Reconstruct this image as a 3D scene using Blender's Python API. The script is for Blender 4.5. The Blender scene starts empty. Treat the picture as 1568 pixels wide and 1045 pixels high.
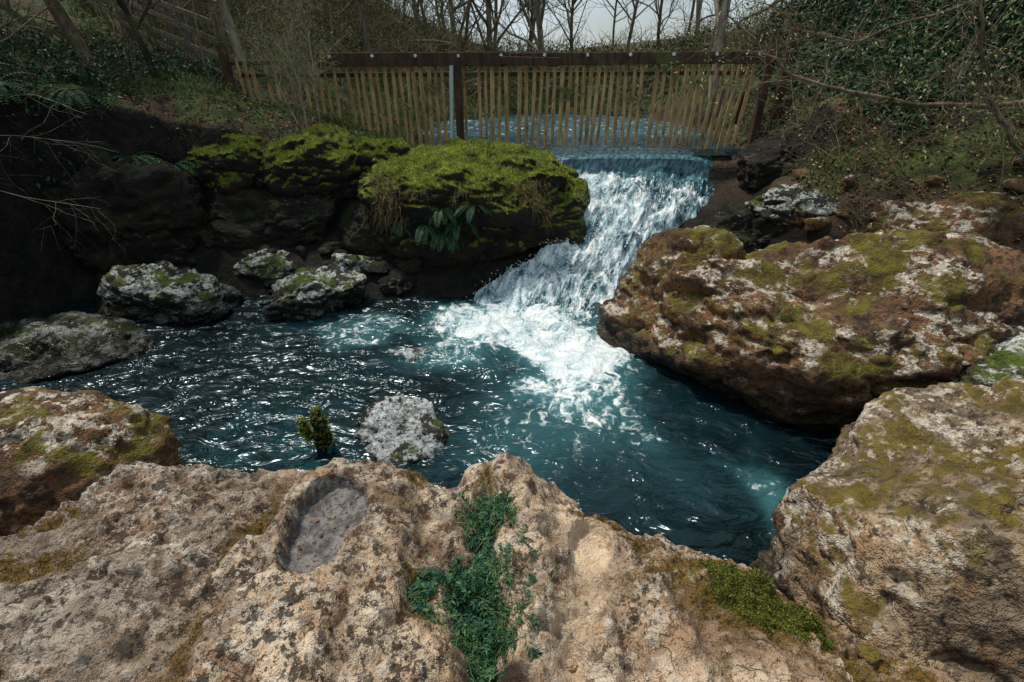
import bpy, bmesh, math, random
import numpy as np
from mathutils import Vector, Matrix
random.seed(7); rng=np.random.default_rng(11)
S=bpy.context.scene
# ------------------------------------------------------------ noise
def _h(ix,iy,iz,s):
    n=(ix*374761393+iy*668265263+iz*1442695041+s*97531).astype(np.int64)&0xffffffff
    n=n.astype(np.uint64)
    n=(n^(n>>np.uint64(13)))&np.uint64(0xffffffff)
    n=(n*np.uint64(1274126177))&np.uint64(0xffffffff)
    n=n^(n>>np.uint64(16))
    n=(n*np.uint64(2246822519))&np.uint64(0xffffffff)
    n=n^(n>>np.uint64(15))
    return n.astype(np.float64)/4294967296.0
def vn(p,s=0):
    i=np.floor(p).astype(np.int64); f=p-i; f=f*f*f*(f*(f*6-15)+10)
    x,y,z=i[:,0],i[:,1],i[:,2]; fx,fy,fz=f[:,0],f[:,1],f[:,2]
    def L(a,b,t): return a+(b-a)*t
    a=L(_h(x,y,z,s),_h(x+1,y,z,s),fx); b=L(_h(x,y+1,z,s),_h(x+1,y+1,z,s),fx)
    c=L(_h(x,y,z+1,s),_h(x+1,y,z+1,s),fx); d=L(_h(x,y+1,z+1,s),_h(x+1,y+1,z+1,s),fx)
    return L(L(a,b,fy),L(c,d,fy),fz)
def fbm(p,sc=1.0,o=5,s=0,g=.5):
    r=np.zeros(len(p)); a=1.;t=0.; q=np.asarray(p)*sc+s*3.17
    for k in range(o):
        r+=a*(vn(q,s+k)*2-1); t+=a; a*=g; q=q*2.03+5.3
    return r/t*1.6
def ridge(p,sc=1.0,o=4,s=0):
    r=np.zeros(len(p)); a=1.;t=0.; q=np.asarray(p)*sc+s*1.7
    for k in range(o):
        r+=a*(1-np.abs(vn(q,s+k)*2-1)*2); t+=a; a*=.5; q=q*2.1+3.1
    return r/t
def ss(a,b,x):
    t=np.clip((x-a)/(b-a),0,1); return t*t*(3-2*t)
def xyz(x,y,z=0.): 
    return np.stack([np.ravel(x),np.ravel(y),np.zeros(np.size(x))+np.ravel(z)],1)
# ------------------------------------------------------------ mesh helpers
def mk(name,V,F,mat=None,attrs=None,smooth=True,parent=None):
    me=bpy.data.meshes.new(name)
    V=np.asarray(V,dtype=np.float32); 
    if isinstance(F,np.ndarray):
        n,k=F.shape
        me.vertices.add(len(V)); me.vertices.foreach_set('co',V.ravel())
        me.loops.add(n*k); me.loops.foreach_set('vertex_index',F.astype(np.int32).ravel())
        me.polygons.add(n); me.polygons.foreach_set('loop_start',np.arange(0,n*k,k,dtype=np.int32))
        me.polygons.foreach_set('loop_total',np.full(n,k,dtype=np.int32))
        me.update(calc_edges=True)
    else:
        me.from_pydata(V.tolist(),[],F); me.update()
    me.validate()
    if smooth: me.polygons.foreach_set('use_smooth',np.ones(len(me.polygons),dtype=bool))
    if attrs:
        for k,a in attrs.items():
            at=me.attributes.new(k,'FLOAT','POINT'); at.data.foreach_set('value',np.asarray(a,dtype=np.float32))
    if mat: me.materials.append(mat)
    ob=bpy.data.objects.new(name,me); S.collection.objects.link(ob)
    if parent: ob.parent=parent
    return ob
def gridF(nx,ny):
    i=np.arange(nx-1)[None,:]; j=np.arange(ny-1)[:,None]
    a=(j*nx+i).ravel(); return np.stack([a,a+1,a+1+nx,a+nx],1)
def empty(name,loc=(0,0,0)):
    e=bpy.data.objects.new(name,None); e.location=loc; S.collection.objects.link(e); return e
# ------------------------------------------------------------ node helpers
class M:
    def __init__(s,name):
        s.m=bpy.data.materials.new(name); s.m.use_nodes=True; s.t=s.m.node_tree; s.t.nodes.clear()
        s.o=s.n('ShaderNodeOutputMaterial'); s.pos=s.n('ShaderNodeNewGeometry').outputs['Position']
    def n(s,ty,**k):
        n=s.t.nodes.new(ty)
        for a,b in k.items(): setattr(n,a,b)
        return n
    def put(s,sock,v):
        if isinstance(v,bpy.types.NodeSocket): s.t.links.new(v,sock)
        elif v is not None:
            if isinstance(v,(tuple,list)) and len(v)==3 and sock.type=='RGBA': v=(*v,1)
            sock.default_value=v
    def noise(s,sc,det=4,ro=.55,di=0.,vec=None):
        n=s.n('ShaderNodeTexNoise'); s.put(n.inputs['Vector'],vec or s.pos); n.inputs['Scale'].default_value=sc
        n.inputs['Detail'].default_value=min(det,5); n.inputs['Roughness'].default_value=ro; n.inputs['Distortion'].default_value=di
        return n.outputs['Fac']
    def voro(s,sc,feat='F1',vec=None):
        n=s.n('ShaderNodeTexVoronoi'); n.feature=feat; s.put(n.inputs['Vector'],vec or s.pos); n.inputs['Scale'].default_value=sc
        return n.outputs['Distance']
    def rng(s,v,a,b,c=0.,d=1.):
        n=s.n('ShaderNodeMapRange'); n.interpolation_type='SMOOTHSTEP'; s.put(n.inputs[0],v)
        for i,x in enumerate((a,b,c,d)): s.put(n.inputs[i+1],x)
        return n.outputs[0]
    def ma(s,op,a,b=0.,cl=False):
        n=s.n('ShaderNodeMath',operation=op); n.use_clamp=cl; s.put(n.inputs[0],a); s.put(n.inputs[1],b); return n.outputs[0]
    def mix(s,f,a,b,bt='MIX'):
        n=s.n('ShaderNodeMixRGB',blend_type=bt); s.put(n.inputs[0],f); s.put(n.inputs[1],a); s.put(n.inputs[2],b); return n.outputs[0]
    def at(s,name): 
        n=s.n('ShaderNodeAttribute'); n.attribute_name=name; return n.outputs['Fac']
    def scale(s,v,sc):
        n=s.n('ShaderNodeMapping'); s.put(n.inputs['Vector'],v); n.inputs['Scale'].default_value=sc; return n.outputs[0]
    def nz(s):
        g=s.n('ShaderNodeNewGeometry'); x=s.n('ShaderNodeSeparateXYZ'); s.put(x.inputs[0],g.outputs['Normal']); return x.outputs[2]
    def sep(s):
        x=s.n('ShaderNodeSeparateXYZ'); s.put(x.inputs[0],s.pos); return x.outputs
    def bump(s,h,st=.5,d=.02,nrm=None):
        n=s.n('ShaderNodeBump'); s.put(n.inputs['Height'],h); n.inputs['Strength'].default_value=st; n.inputs['Distance'].default_value=d
        if nrm: s.put(n.inputs['Normal'],nrm)
        return n.outputs[0]
    def bsdf(s,col,rough=.8,nrm=None,spec=.3,**k):
        b=s.n('ShaderNodeBsdfPrincipled'); s.put(b.inputs['Base Color'],col); s.put(b.inputs['Roughness'],rough)
        b.inputs['Specular IOR Level'].default_value=spec
        if nrm: s.put(b.inputs['Normal'],nrm)
        for a,v in k.items(): s.put(b.inputs[a],v)
        return b.outputs[0]
    def out(s,sh): s.t.links.new(sh,s.o.inputs[0]); return s.m

def rock_mat(name,c1,c2,dark=(.022,.018,.014),lich=(.42,.42,.37),la=.52,mossc=((.035,.04,.008),(.11,.12,.015)),mt=.6,mn=.35,wet=.12,lsc=7,och=.6,lcov=.47,dk=.72,ln=-.15,bs=1.):
    m=M(name)
    col=m.mix(m.rng(m.noise(1.6,3,.6),.38,.62),c1,c2)
    big=m.noise(2.7,4,.66,.2)
    col=m.mix(m.ma('MULTIPLY',m.rng(big,.5,.6),och),col,(.22,.095,.03))
    md=m.noise(6,5,.72,.2)
    col=m.mix(m.rng(md,.50,.58),col,m.mix(dk,col,dark))
    fn=m.noise(24,4,.72)
    col=m.mix(m.ma('MULTIPLY',m.rng(fn,.50,.6),.75),col,dark)
    nz=m.nz()
    lm=m.ma('MULTIPLY',m.rng(m.noise(lsc,5,.72,.15,m.scale(m.pos,(1,1,1.8))),la,la+.025),m.rng(m.noise(1.3,3),lcov-.05,lcov+.05))
    lm=m.ma('MULTIPLY',lm,m.rng(nz,ln,ln+.5)); lm=m.ma('MULTIPLY',lm,m.rng(fn,.66,.54))
    col=m.mix(lm,col,m.mix(m.rng(fn,.3,.6),lich,tuple(x*.5 for x in lich)))
    mm=m.ma('MULTIPLY',m.rng(m.ma('ADD',big,m.ma('MULTIPLY',fn,.12)),mt-.06,mt+.06),m.rng(nz,mn-.2,mn+.2))
    col=m.mix(mm,col,m.mix(m.rng(md,.35,.65),*mossc))
    z=m.sep()[2]
    w=m.rng(m.ma('ADD',z,m.ma('MULTIPLY',md,-.25)),wet-.12,wet+.16)
    col=m.mix(w,m.mix(.8,col,(.006,.007,.006)),col)
    hh=m.ma('ADD',m.noise(8,5,.75,.0),m.ma('MULTIPLY',m.noise(38,2,.7),.3))
    return m.out(m.bsdf(col,m.rng(w,0,1,.25,.88),m.bump(hh,bs,.13),.3))
def leaf_mat(name,a,b,c=None,rough=.6,trans=0):
    m=M(name); t=m.at('tint'); col=m.mix(m.rng(t,.0,1.),a,b)
    if c: col=m.mix(m.rng(t,.8,.95),col,c)
    return m.out(m.bsdf(col,rough,None,.25))
def bark_mat(name,a,b,mo=.68):
    m=M(name); f=m.noise(9,3,.7,0,m.scale(m.pos,(1,1,.3)))
    col=m.mix(m.rng(f,.35,.65),a,b); col=m.mix(m.rng(m.noise(2.5,1),mo-.1,mo),col,(.06,.08,.025))
    return m.out(m.bsdf(col,.9,None,.15))

MAT={}
MAT['boulder']=rock_mat('wet_brown_rock',(.21,.105,.048),(.095,.052,.027),lich=(.72,.64,.53),la=.495,mt=.59,mossc=((.06,.045,.010),(.15,.13,.016)),dk=.7,ln=.2,lcov=.47,bs=.8)
MAT['grey']=rock_mat('lichen_grey_rock',(.06,.055,.046),(.03,.028,.024),lich=(.80,.84,.76),la=.475,mt=.6,lsc=4.5,och=.2,lcov=.38,mossc=((.04,.06,.01),(.12,.16,.02)))
MAT['dark']=rock_mat('wet_shade_rock',(.018,.015,.011),(.009,.008,.006),lich=(.16,.15,.13),la=.57,mt=.60,mossc=((.012,.02,.005),(.035,.05,.01)),och=.1)  # wet rock; its near-black colour also carries the left bank's shade
MAT['mossy']=rock_mat('moss_block_rock',(.018,.014,.010),(.009,.007,.006),lich=(.12,.10,.08),la=.62,mt=.38,mn=.60,mossc=((.07,.095,.010),(.25,.29,.025)),och=.15)
MAT['right']=rock_mat('right_boulder_rock',(.42,.30,.19),(.17,.125,.085),lich=(.70,.62,.51),la=.50,mt=.57,mossc=((.07,.05,.012),(.16,.12,.02)),mn=.72,och=.45,dk=.72,ln=-.3,lcov=.5,bs=.8)
MAT['pale']=rock_mat('pale_river_rock',(.30,.33,.33),(.14,.16,.16),lich=(.8,.86,.88),la=.46,mt=.75,lsc=5,och=.1,lcov=.35,wet=-.6)
MAT['patchy']=rock_mat('patchy_river_rock',(.05,.055,.045),(.03,.032,.028),lich=(.78,.84,.86),la=.465,mt=.62,lsc=3.4,och=.1,lcov=.30,wet=-.14,ln=-.4)

# ------------------------------------------------------------ terrain
WP=np.array([(-5.2,2.4),(-6.0,3.6),(-6.3,5.5),(-6.0,7.0),(-5,7.6),(-3,7.8),(-1.8,7.5),(-.4,7.3),(.6,7.3),(.95,8.2),(.6,9.0),(.0,9.5),
 (-.9,10.5),(-1.3,12),(-.6,14),(1.2,15.5),(3.0,14.5),(4.0,12),(4.0,10.5),(3.75,9.4),(3.65,8.7),(3.3,8.0),(2.8,7.4),(2.9,6),(3.5,5),(4.0,3.8),(3.4,3.2),(3.2,1.6),(2.0,.4),(1.0,.6),(.3,1.0),(-1.5,1.0),(-3,.8)])
LY=[0,5.9,6.1,6.5,6.85,7.2,7.6,8.1,8.6,8.97,9.08,9.2,300]
LZ=[0,0,.03,.18,.42,.62,.78,.95,1.06,1.12,1.36,1.42,1.42]
def sdist(x,y,P):
    d=np.full(x.shape,1e9); ins=np.zeros(x.shape,bool); n=len(P)
    for i in range(n):
        a=P[i];b=P[(i+1)%n]; e=b-a
        t=np.clip(((x-a[0])*e[0]+(y-a[1])*e[1])/(e@e),0,1)
        d=np.minimum(d,np.hypot(x-a[0]-t*e[0],y-a[1]-t*e[1]))
        c=((a[1]>y)!=(b[1]>y))&(x<(b[0]-a[0])*(y-a[1])/(b[1]-a[1]+1e-12)+a[0]); ins^=c
    return np.where(ins,-d,d)
def tz(x,y,detail=True):
    x=np.atleast_1d(np.asarray(x,float)).ravel(); y=np.atleast_1d(np.asarray(y,float)).ravel()
    p=xyz(x,y)
    xw=x+.25*fbm(p,.9,3,5); yw=y+.25*fbm(p,.9,3,9)
    d=sdist(xw,yw,WP); lv=np.interp(y,LY,LZ)
    TL=np.interp(x,[-30,-12,-8,-5,-3.5,-2,-.5,1],[6,4.2,3.1,2.45,2.1,1.72,1.5,1.42])
    TL=TL-.5*np.exp(-np.clip(d,0,9)/1.0)*ss(-9,-2,-np.abs(x))
    TRh=np.interp(x,[3.5,4.3,5,7,12,20,60],[1.5,1.75,2.4,3.5,6.0,8,14]); TRl=np.interp(x,[2,5,7,12,20,60],[.7,1.1,2.2,4.6,7,14])
    TR=TRl+(TRh-TRl)*ss(5.5,8.5,y)
    T=np.where(x<2,TL,TR)
    far=np.interp(x,[-120,-25,-9,-2,5,16,60,200],[22,10,5.6,2.7,2.4,4.0,8,12]); T=T+(far-T)*ss(12,26,y)
    T=T+ (2.7-T)*ss(60,200,y)*.7
    T=np.where(y<2.2,T+(.75-T)*ss(2.2,1.0,y)*ss(-8,-4,x)*ss(6,3,x),T)
    w=np.where(x<2,.5,1.3)
    z=lv+(T-lv)*ss(0,1,d/w)
    bed=lv-.12-.36*ss(0,1.2,-d)*ss(6.6,5.4,y)-.08*ss(0,.5,-d)
    z=np.where(d<0,bed,z-.12)
    if detail:
        q=xyz(x,y,z*.8)
        amp=ss(-.1,.6,d)
        z=z+(.03+.13*amp)*fbm(q,1.3,6,2)+.03*ridge(q,4.,3,6)*(.4+amp)
    return z
def grow(a,b,st,lo,hi,k=1.13):
    c=list(np.arange(a,b,st)); s=st; v=c[-1]
    while v<hi: s*=k; v+=s; c.append(v)
    s=st; v=c[0]
    while v>lo: s*=k; v-=s; c.insert(0,v)
    return np.array(c)
xs=grow(-8.5,8.5,.06,-220,220); ys=grow(-1.5,13,.06,-30,260)
X,Y=np.meshgrid(xs,ys); Z=tz(X,Y)
m=M('earth_bank')
nz=m.nz(); P=m.sep(); md=m.noise(5,5,.7,.2)
soil=m.mix(m.rng(m.noise(3,4,.7),.35,.65),(.028,.02,.013),(.075,.047,.027))
soil=m.mix(m.rng(m.noise(25,4,.7),.55,.62),soil,(.12,.075,.045))
green=m.mix(m.rng(md,.35,.65),(.03,.045,.012),(.07,.10,.02))
shade_rockc=m.mix(m.rng(md,.4,.65),(.004,.004,.003),(.018,.014,.011))  # near-black rock tone, shade of the undercut left bank put into the colour
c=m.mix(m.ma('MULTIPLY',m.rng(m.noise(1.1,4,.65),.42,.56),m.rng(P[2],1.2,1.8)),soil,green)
c=m.mix(m.rng(nz,.55,.8),shade_rockc,c)
c=m.mix(m.rng(P[2],.7,1.3),shade_rockc,c)
bedc=m.mix(m.rng(md,.42,.58),(.035,.034,.026),(.22,.21,.16))
c=m.mix(m.rng(P[2],-.25,.0),bedc,c)
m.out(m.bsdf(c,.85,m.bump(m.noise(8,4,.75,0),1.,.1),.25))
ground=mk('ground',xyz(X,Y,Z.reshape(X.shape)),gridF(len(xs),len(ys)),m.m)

# ------------------------------------------------------------ rocks
def rock(name,loc,rad,rz=0,seed=0,sub=6,pw=2.5,lo=.16,mid=.06,fine=.02,cuts=7,mat='boulder',tilt=(0,0)):
    bm=bmesh.new(); bmesh.ops.create_icosphere(bm,subdivisions=sub,radius=1)
    V=np.array([v.co for v in bm.verts]); F=np.array([[v.index for v in f.verts] for f in bm.faces]); bm.free()
    r=np.random.default_rng(seed+100)
    V/=(np.sum(np.abs(V)**pw,1)**(1/pw))[:,None]
    for k in range(cuts):
        n=r.normal(size=3); n/=np.linalg.norm(n); o=r.uniform(.68,.95)*np.max(V@n)*.95
        q=V@n-o; V-=n[None,:]*(np.clip(q,0,9)*.9)[:,None]
    R=np.array(rad); mr=float(np.mean(R))
    d=V/np.linalg.norm(V,axis=1)[:,None]; W=V*R
    W+=d*(lo*mr*fbm(d,1.4,3,seed))[:,None]
    Wz=W*np.array([1,1,1.9])
    W+=d*(mid*fbm(Wz,2.2,5,seed+3,.55)-mid*.9*ss(.45,.85,ridge(Wz+.3*fbm(W,2,3,seed)[:,None],1.7,3,seed+4)))[:,None]
    W+=d*(fine*fbm(W,8,4,seed+7,.7)-fine*.8*ss(.4,.8,ridge(W,6,2,seed+9)))[:,None]
    Mx=np.array((Matrix.Rotation(rz,3,'Z')@Matrix.Rotation(tilt[0],3,'X')@Matrix.Rotation(tilt[1],3,'Y')))
    W=W@Mx.T+np.array(loc)
    ob=mk(name,W,F,MAT[mat])
    N=np.empty(len(W)*3,dtype=np.float32); ob.data.vertices.foreach_get('normal',N)
    return W,N.reshape(-1,3)
rock('boulder',(3.35,4.95,.12),(2.35,1.45,1.34),-.05,3,7,2.6,.14,.075,.022,10)
rock('boulder',(1.95,5.5,.6),(.72,.7,.72),.3,5,6,2.4,.14,.06,.02)
rock('boulder',(3.05,1.95,.07),(1.53,1.3,1.32),.1,8,7,2.4,.10,.07,.02,8,'right')
rock('boulder',(-3.15,2.55,.25),(.8,.6,.78),.2,12,6,2.2,.1,.05,.025,4,'boulder')
rock('boulder',(-4.7,6.1,.12),(1.05,.62,.36),-.15,15,6,2.3,.15,.08,.03,6,'grey',(.12,.05))
rock('boulder',(-2.65,6.15,.14),(.62,.45,.36),.2,16,6,2.3,.15,.08,.03,6,'grey',(.15,-.1))
rock('boulder',(-5.35,4.95,-.02),(1.05,.65,.28),.1,17,6,2.3,.15,.07,.03,6,'grey',(.1,0))
rock('boulder',(-3.6,7.0,.2),(.45,.35,.26),.1,18,5,2.3,.15,.05,.02,6,'grey')
rock('boulder',(-2.3,7.0,.2),(.34,.3,.28),.5,19,5,2.3,.15,.05,.02,6,'grey')
rock('boulder',(-1.6,6.7,.05),(.28,.25,.22),.5,20,5,2.3,.15,.05,.02,6,'dark')
rock('river_rock',(-1.05,3.62,-.05),(.54,.38,.18),-.5,22,6,2.2,.22,.06,.03,7,'patchy')
rock('river_rock',(-.80,3.2,-.15),(.5,.34,.14),.3,122,5,2.2,.22,.06,.03,7,'pale')
rock('river_rock',(-1.5,3.05,-.18),(.5,.34,.14),.1,123,5,2.2,.22,.06,.03,7,'pale')
rock('river_rock',(-1.25,4.9,-.13),(.48,.28,.16),-.2,23,5,2.2,.2,.05,.02,6,'pale')
rock('river_rock',(.25,3.3,-.30),(.6,.45,.22),-.2,24,5,2.2,.2,.05,.02,6,'pale')
rock('river_rock',(-2.4,3.6,-.33),(.7,.45,.22),-.2,25,5,2.2,.2,.05,.02,6,'pale')
rock('boulder',(4.3,7.2,.98),(.9,.55,.42),-.2,26,6,2.4,.15,.08,.03,7,'grey')
rock('boulder',(3.3,7.1,.62),(.7,.5,.45),.3,27,6,2.4,.15,.08,.03,7,'dark')
rock('boulder',(5.7,6.2,1.0),(1.2,.9,.55),.2,28,6,2.4,.15,.06,.025,7,'boulder')
rock('boulder',(4.6,3.6,.5),(.9,.6,.42),.2,29,6,2.4,.15,.06,.02,7,'grey')
rock('boulder',(6.2,4.6,.7),(1.4,.9,.65),-.2,30,6,2.4,.15,.06,.025,7,'boulder')
rock('boulder',(4.5,8.7,1.35),(.75,.6,.5),.4,31,6,2.4,.15,.08,.03,7,'dark')
MB=[rock('mossy_boulder',(-.5,7.95,.86),(1.62,1.15,.82),.0,32,7,3.0,.15,.07,.02,8,'mossy',(0,.07)),
    rock('mossy_boulder',(-3.0,8.25,1.3),(.80,.75,.62),.2,33,6,2.4,.14,.06,.02,5,'mossy'),
    rock('mossy_boulder',(-4.3,8.2,1.45),(.7,.6,.50),.1,34,6,2.4,.14,.06,.02,5,'mossy'),
    rock('mossy_boulder',(-2.05,8.45,1.4),(.62,.6,.42),.0,35,6,2.4,.14,.06,.02,5,'mossy'),
    rock('mossy_boulder',(-.9,8.6,1.4),(.6,.5,.36),.0,135,6,2.4,.14,.06,.02,5,'mossy')]
rock('boulder',(-3.8,7.75,.62),(1.3,.5,.6),.0,36,6,2.6,.12,.08,.03,7,'dark')
rock('boulder',(-5.6,7.3,.8),(1.0,.6,.9),.3,37,6,2.6,.12,.08,.03,7,'dark')
rock('boulder',(-1.9,7.6,.5),(.8,.5,.7),.1,38,6,2.6,.12,.08,.03,7,'dark')
bm=bmesh.new(); bmesh.ops.create_icosphere(bm,subdivisions=3,radius=1)
iV=np.array([v.co for v in bm.verts]); iF=np.array([[v.index for v in f.verts] for f in bm.faces]); bm.free()
def stones(name,pts,size,mat,seed):
    VV=[];FF=[];off=0; r=np.random.default_rng(seed)
    for (x,y,z) in pts:
        s=size*r.uniform(.4,1.7); R=s*r.uniform(.6,1.2,3)*np.array([1,1,.6])
        n=fbm(iV,1.5,3,int(r.integers(999))); W=iV*(1+.35*n)[:,None]
        for k in range(5):
            q=r.normal(size=3); q/=np.linalg.norm(q); W=W-q*(np.clip(W@q-.65,0,9)*.85)[:,None]
        W=W*R; a=r.uniform(0,6.3); c,s_=math.cos(a),math.sin(a)
        W=W@np.array([[c,-s_,0],[s_,c,0],[0,0,1]]).T+np.array([x,y,z+R[2]*.2]); VV.append(W);FF.append(iF+off);off+=len(W)
    return mk(name,np.concatenate(VV),np.concatenate(FF),MAT[mat])
px=rng.uniform(-6,-1.2,110); py=rng.uniform(5.9,7.6,110)
k=(py>6.3+.3*np.sin(px*2)); px=px[k];py=py[k]
stones('shore_stones',np.stack([px,py,tz(px,py)],1),.15,'dark',3)
px=rng.uniform(-5.5,3.2,160); py=rng.uniform(2.0,5.6,160)
stones('riverbed_stones',np.stack([px,py,tz(px,py)],1),.17,'pale',4)
px=rng.uniform(3.6,7.5,50); py=rng.uniform(5.5,7.8,50)
stones('bank_stones',np.stack([px,py,tz(px,py)],1),.14,'boulder',5)

# ------------------------------------------------------------ foreground rock
EX=[-3.6,-2.9,-2.377,-2.31,-2.02,-1.5,-1.01,-.69,-.47,-.25,0,.21,.44,.68,.906,1.067,1.21,1.41,1.52,1.9,2.6]
EY=[1.0,1.45,1.70,1.85,2.04,1.94,1.975,2.03,1.90,1.95,2.01,1.85,1.685,1.572,1.402,1.282,1.173,1.027,.94,.6,.0]
crack=np.array([(-.33,1.95),(-.22,1.75),(-.127,1.59),(-.15,1.4),(-.17,1.213),(-.10,1.0),(-.06,.7),(-.1,.2)])
def pld(x,y,P):
    d=np.full(x.shape,1e9)
    for a,b in zip(P[:-1],P[1:]):
        e=b-a; t=np.clip(((x-a[0])*e[0]+(y-a[1])*e[1])/(e@e),0,1); d=np.minimum(d,np.hypot(x-a[0]-t*e[0],y-a[1]-t*e[1]))
    return d
def fg(x,y):
    x=np.atleast_1d(np.asarray(x,float)).ravel(); y=np.atleast_1d(np.asarray(y,float)).ravel(); p=xyz(x,y)
    ye=np.interp(x,EX,EY)+.05; mslope=(np.interp(x+.1,EX,EY)-np.interp(x-.1,EX,EY))/.2
    d=(ye-y)/np.sqrt(1+mslope**2)+.05*fbm(p,3.,4,41)
    z=1.25+.06*fbm(p,.9,3,42)+.05*ss(1.4,.4,y)
    zs=z.copy()
    z+=.055*np.exp(-((x+.52)/.2)**2)+.07*np.exp(-((x-.06)/.11)**2)-.04*np.exp(-((x-.35)/.18)**2)
    z-=.10*ss(-1.5,-2.6,x)
    R=.38; q=np.clip(1-d/R,0,1); z-=.22*q*q; z-=np.clip(-d,0,3)*2.6
    cd=pld(x+.03*fbm(p,6,3,43),y,crack); z-=.14*np.exp(-(cd/.085)**2)+.03*np.exp(-(cd/.2)**2)
    cd2=pld(x+.03*fbm(p,5,3,243),y,np.array([(.317,1.30),(.26,1.15),(.2,1.0),(.24,.7)])); z-=.05*np.exp(-(cd2/.065)**2)
    cd3=pld(x+.04*fbm(p,5,3,143),y,np.array([(-.40,1.9),(-.36,1.6),(-.42,1.35),(-.34,1.1)])); z-=.08*np.exp(-(cd3/.06)**2)
    cd4=pld(x+.06*fbm(p,5,3,144),y,np.array([(-1.2,1.9),(-1.1,1.5),(-1.2,1.2),(-1.1,.8)])); z-=.06*np.exp(-(cd4/.07)**2)
    cd5=pld(x+.06*fbm(p,5,3,145),y,np.array([(.5,1.6),(.55,1.3),(.75,1.1),(.7,.8)])); z-=.05*np.exp(-(cd5/.05)**2)
    z+=.050*fbm(p,3.0,5,44,.66)-.040*ss(.1,.75,ridge(p,5.,4,45))
    z+=.020*fbm(p,14,4,46,.72)-.018*ss(.3,.8,vn(p*24,9))*ss(-.4,.3,fbm(p,2.5,3,47))-.016*ss(.3,.8,ridge(p,11,2,145))
    a=x+.80; b=y-1.47; w=.012*fbm(p,8,3,48)
    e1=np.sqrt((a/(.140+.02*ss(-.2,.2,b)))**2+(b/.265)**2)+w*9
    e1m=ss(1.05,.96,e1)
    near=ss(1.7,1.1,e1); z=z+(zs+.035+.018*fbm(p,9,4,149)-z)*near*.65
    z=z+(1.198+.022*np.clip(e1,0,1.1)**3+.007*fbm(p,10,4,49)-.006*ss(.5,.8,ridge(p,9,2,249))-z)*e1m
    e2=np.sqrt(((x-.325)/.092)**2+((y-1.40)/.115)**2)+w*12; e2m=ss(1.07,.9,e2)
    z=z+(zs+.0-z)*ss(1.5,1.05,e2)*.7*ss(1.3,1.42,y+0*x)
    z=z+(1.150+.02*np.clip(e2,0,1.1)**3+.008*fbm(p,8,4,50)-z)*e2m
    return np.maximum(z,-.8),d,cd,e1m,e2m,np.minimum(np.minimum(cd3,cd4),cd5),cd2
gx=np.arange(-3.6,2.6,.011); gy=np.arange(-.5,2.7,.011)
X,Y=np.meshgrid(gx,gy); x=X.ravel();y=Y.ravel(); z,d,cd,e1m,e2m,cd3,cd2=fg(x,y); p=xyz(x,y); fgx,fgy=x,y
n1=fbm(p,4,5,60)
def bl(cx,cy,rx,ry,a=0):
    c,s_=math.cos(a),math.sin(a); u=(x-cx)*c+(y-cy)*s_; v=-(x-cx)*s_+(y-cy)*c
    return np.exp(-(u/rx)**2-(v/ry)**2)
moss=ss(.45,.8,bl(.92,1.12,.36,.15,-.66)+.75*n1)*ss(.1,.4,bl(.92,1.12,.5,.25,-.66))
och=ss(.4,.75,np.maximum.reduce([bl(-.47,1.75,.13,.30),bl(.5,1.52,.38,.10,-.6),bl(-1.95,1.3,.28,.16),bl(.95,1.10,.7,.28,-.66),bl(-.15,1.75,.05,.2),bl(-1.3,1.72,.12,.14),bl(-2.3,1.6,.3,.1),bl(-.9,1.98,.5,.06),.7*np.exp(-(cd3/.06)**2)])+.45*n1)*(1-e2m)
dirt=np.clip(ss(.4,.6,bl(-.05,.82,.16,.17)+.25*n1)+ss(.10,.03,cd)*.8*ss(-.2,.3,n1+.2),0,1)
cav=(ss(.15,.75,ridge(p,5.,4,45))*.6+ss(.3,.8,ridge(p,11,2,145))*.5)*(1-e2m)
pud2=np.maximum(e2m,.8*np.exp(-(cd2/.08)**2)*ss(1.36,1.25,y)*ss(.6,1.0,y))
m=M('foreground_limestone')
warm=m.rng(m.ma('ADD',m.sep()[0],m.ma('MULTIPLY',m.noise(2,3),.8)),-1.3,-.2)
base=m.mix(warm,m.mix(m.noise(3,3),(.26,.21,.175),(.48,.42,.345)),m.mix(m.rng(m.noise(3,4,.6),.35,.65),(.54,.36,.225),(.84,.67,.49)))
base=m.mix(m.ma('MULTIPLY',m.rng(m.noise(2.2,4,.6),.51,.63),.6),base,(.31,.16,.075))
lm=m.ma('MULTIPLY',m.rng(m.noise(13,5,.75,.2),.49,.53),m.rng(m.noise(1.7,3,.6),.38,.52))
fn=m.noise(45,4,.72)
base=m.mix(m.ma('MULTIPLY',lm,.75),base,m.mix(m.rng(fn,.35,.6),(.84,.77,.66),(.52,.46,.38)))
dk=m.ma('MULTIPLY',m.rng(m.noise(17,5,.78,.2),.51,.55),m.rng(m.noise(1.9,3,.6),.41,.53))
base=m.mix(m.ma('MULTIPLY',dk,.9),base,(.045,.034,.026))
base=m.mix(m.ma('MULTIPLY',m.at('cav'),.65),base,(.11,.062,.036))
base=m.mix(m.ma('MULTIPLY',m.rng(fn,.55,.62),.75),base,(.045,.034,.026))
base=m.mix(m.ma('MULTIPLY',m.at('och'),m.rng(m.noise(14,4,.7),.36,.54)),base,m.mix(m.rng(fn,.35,.65),(.045,.028,.01),(.20,.12,.02)))
base=m.mix(m.ma('MULTIPLY',m.at('pud2'),.9),base,m.mix(m.rng(m.noise(14,4,.7),.35,.6),(.55,.40,.27),(.78,.61,.43)))
base=m.mix(m.at('moss'),base,m.mix(m.rng(fn,.35,.65),(.035,.04,.007),(.12,.12,.02)))
base=m.mix(m.at('dirt'),base,m.mix(fn,(.03,.02,.014),(.085,.055,.038)))
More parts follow.
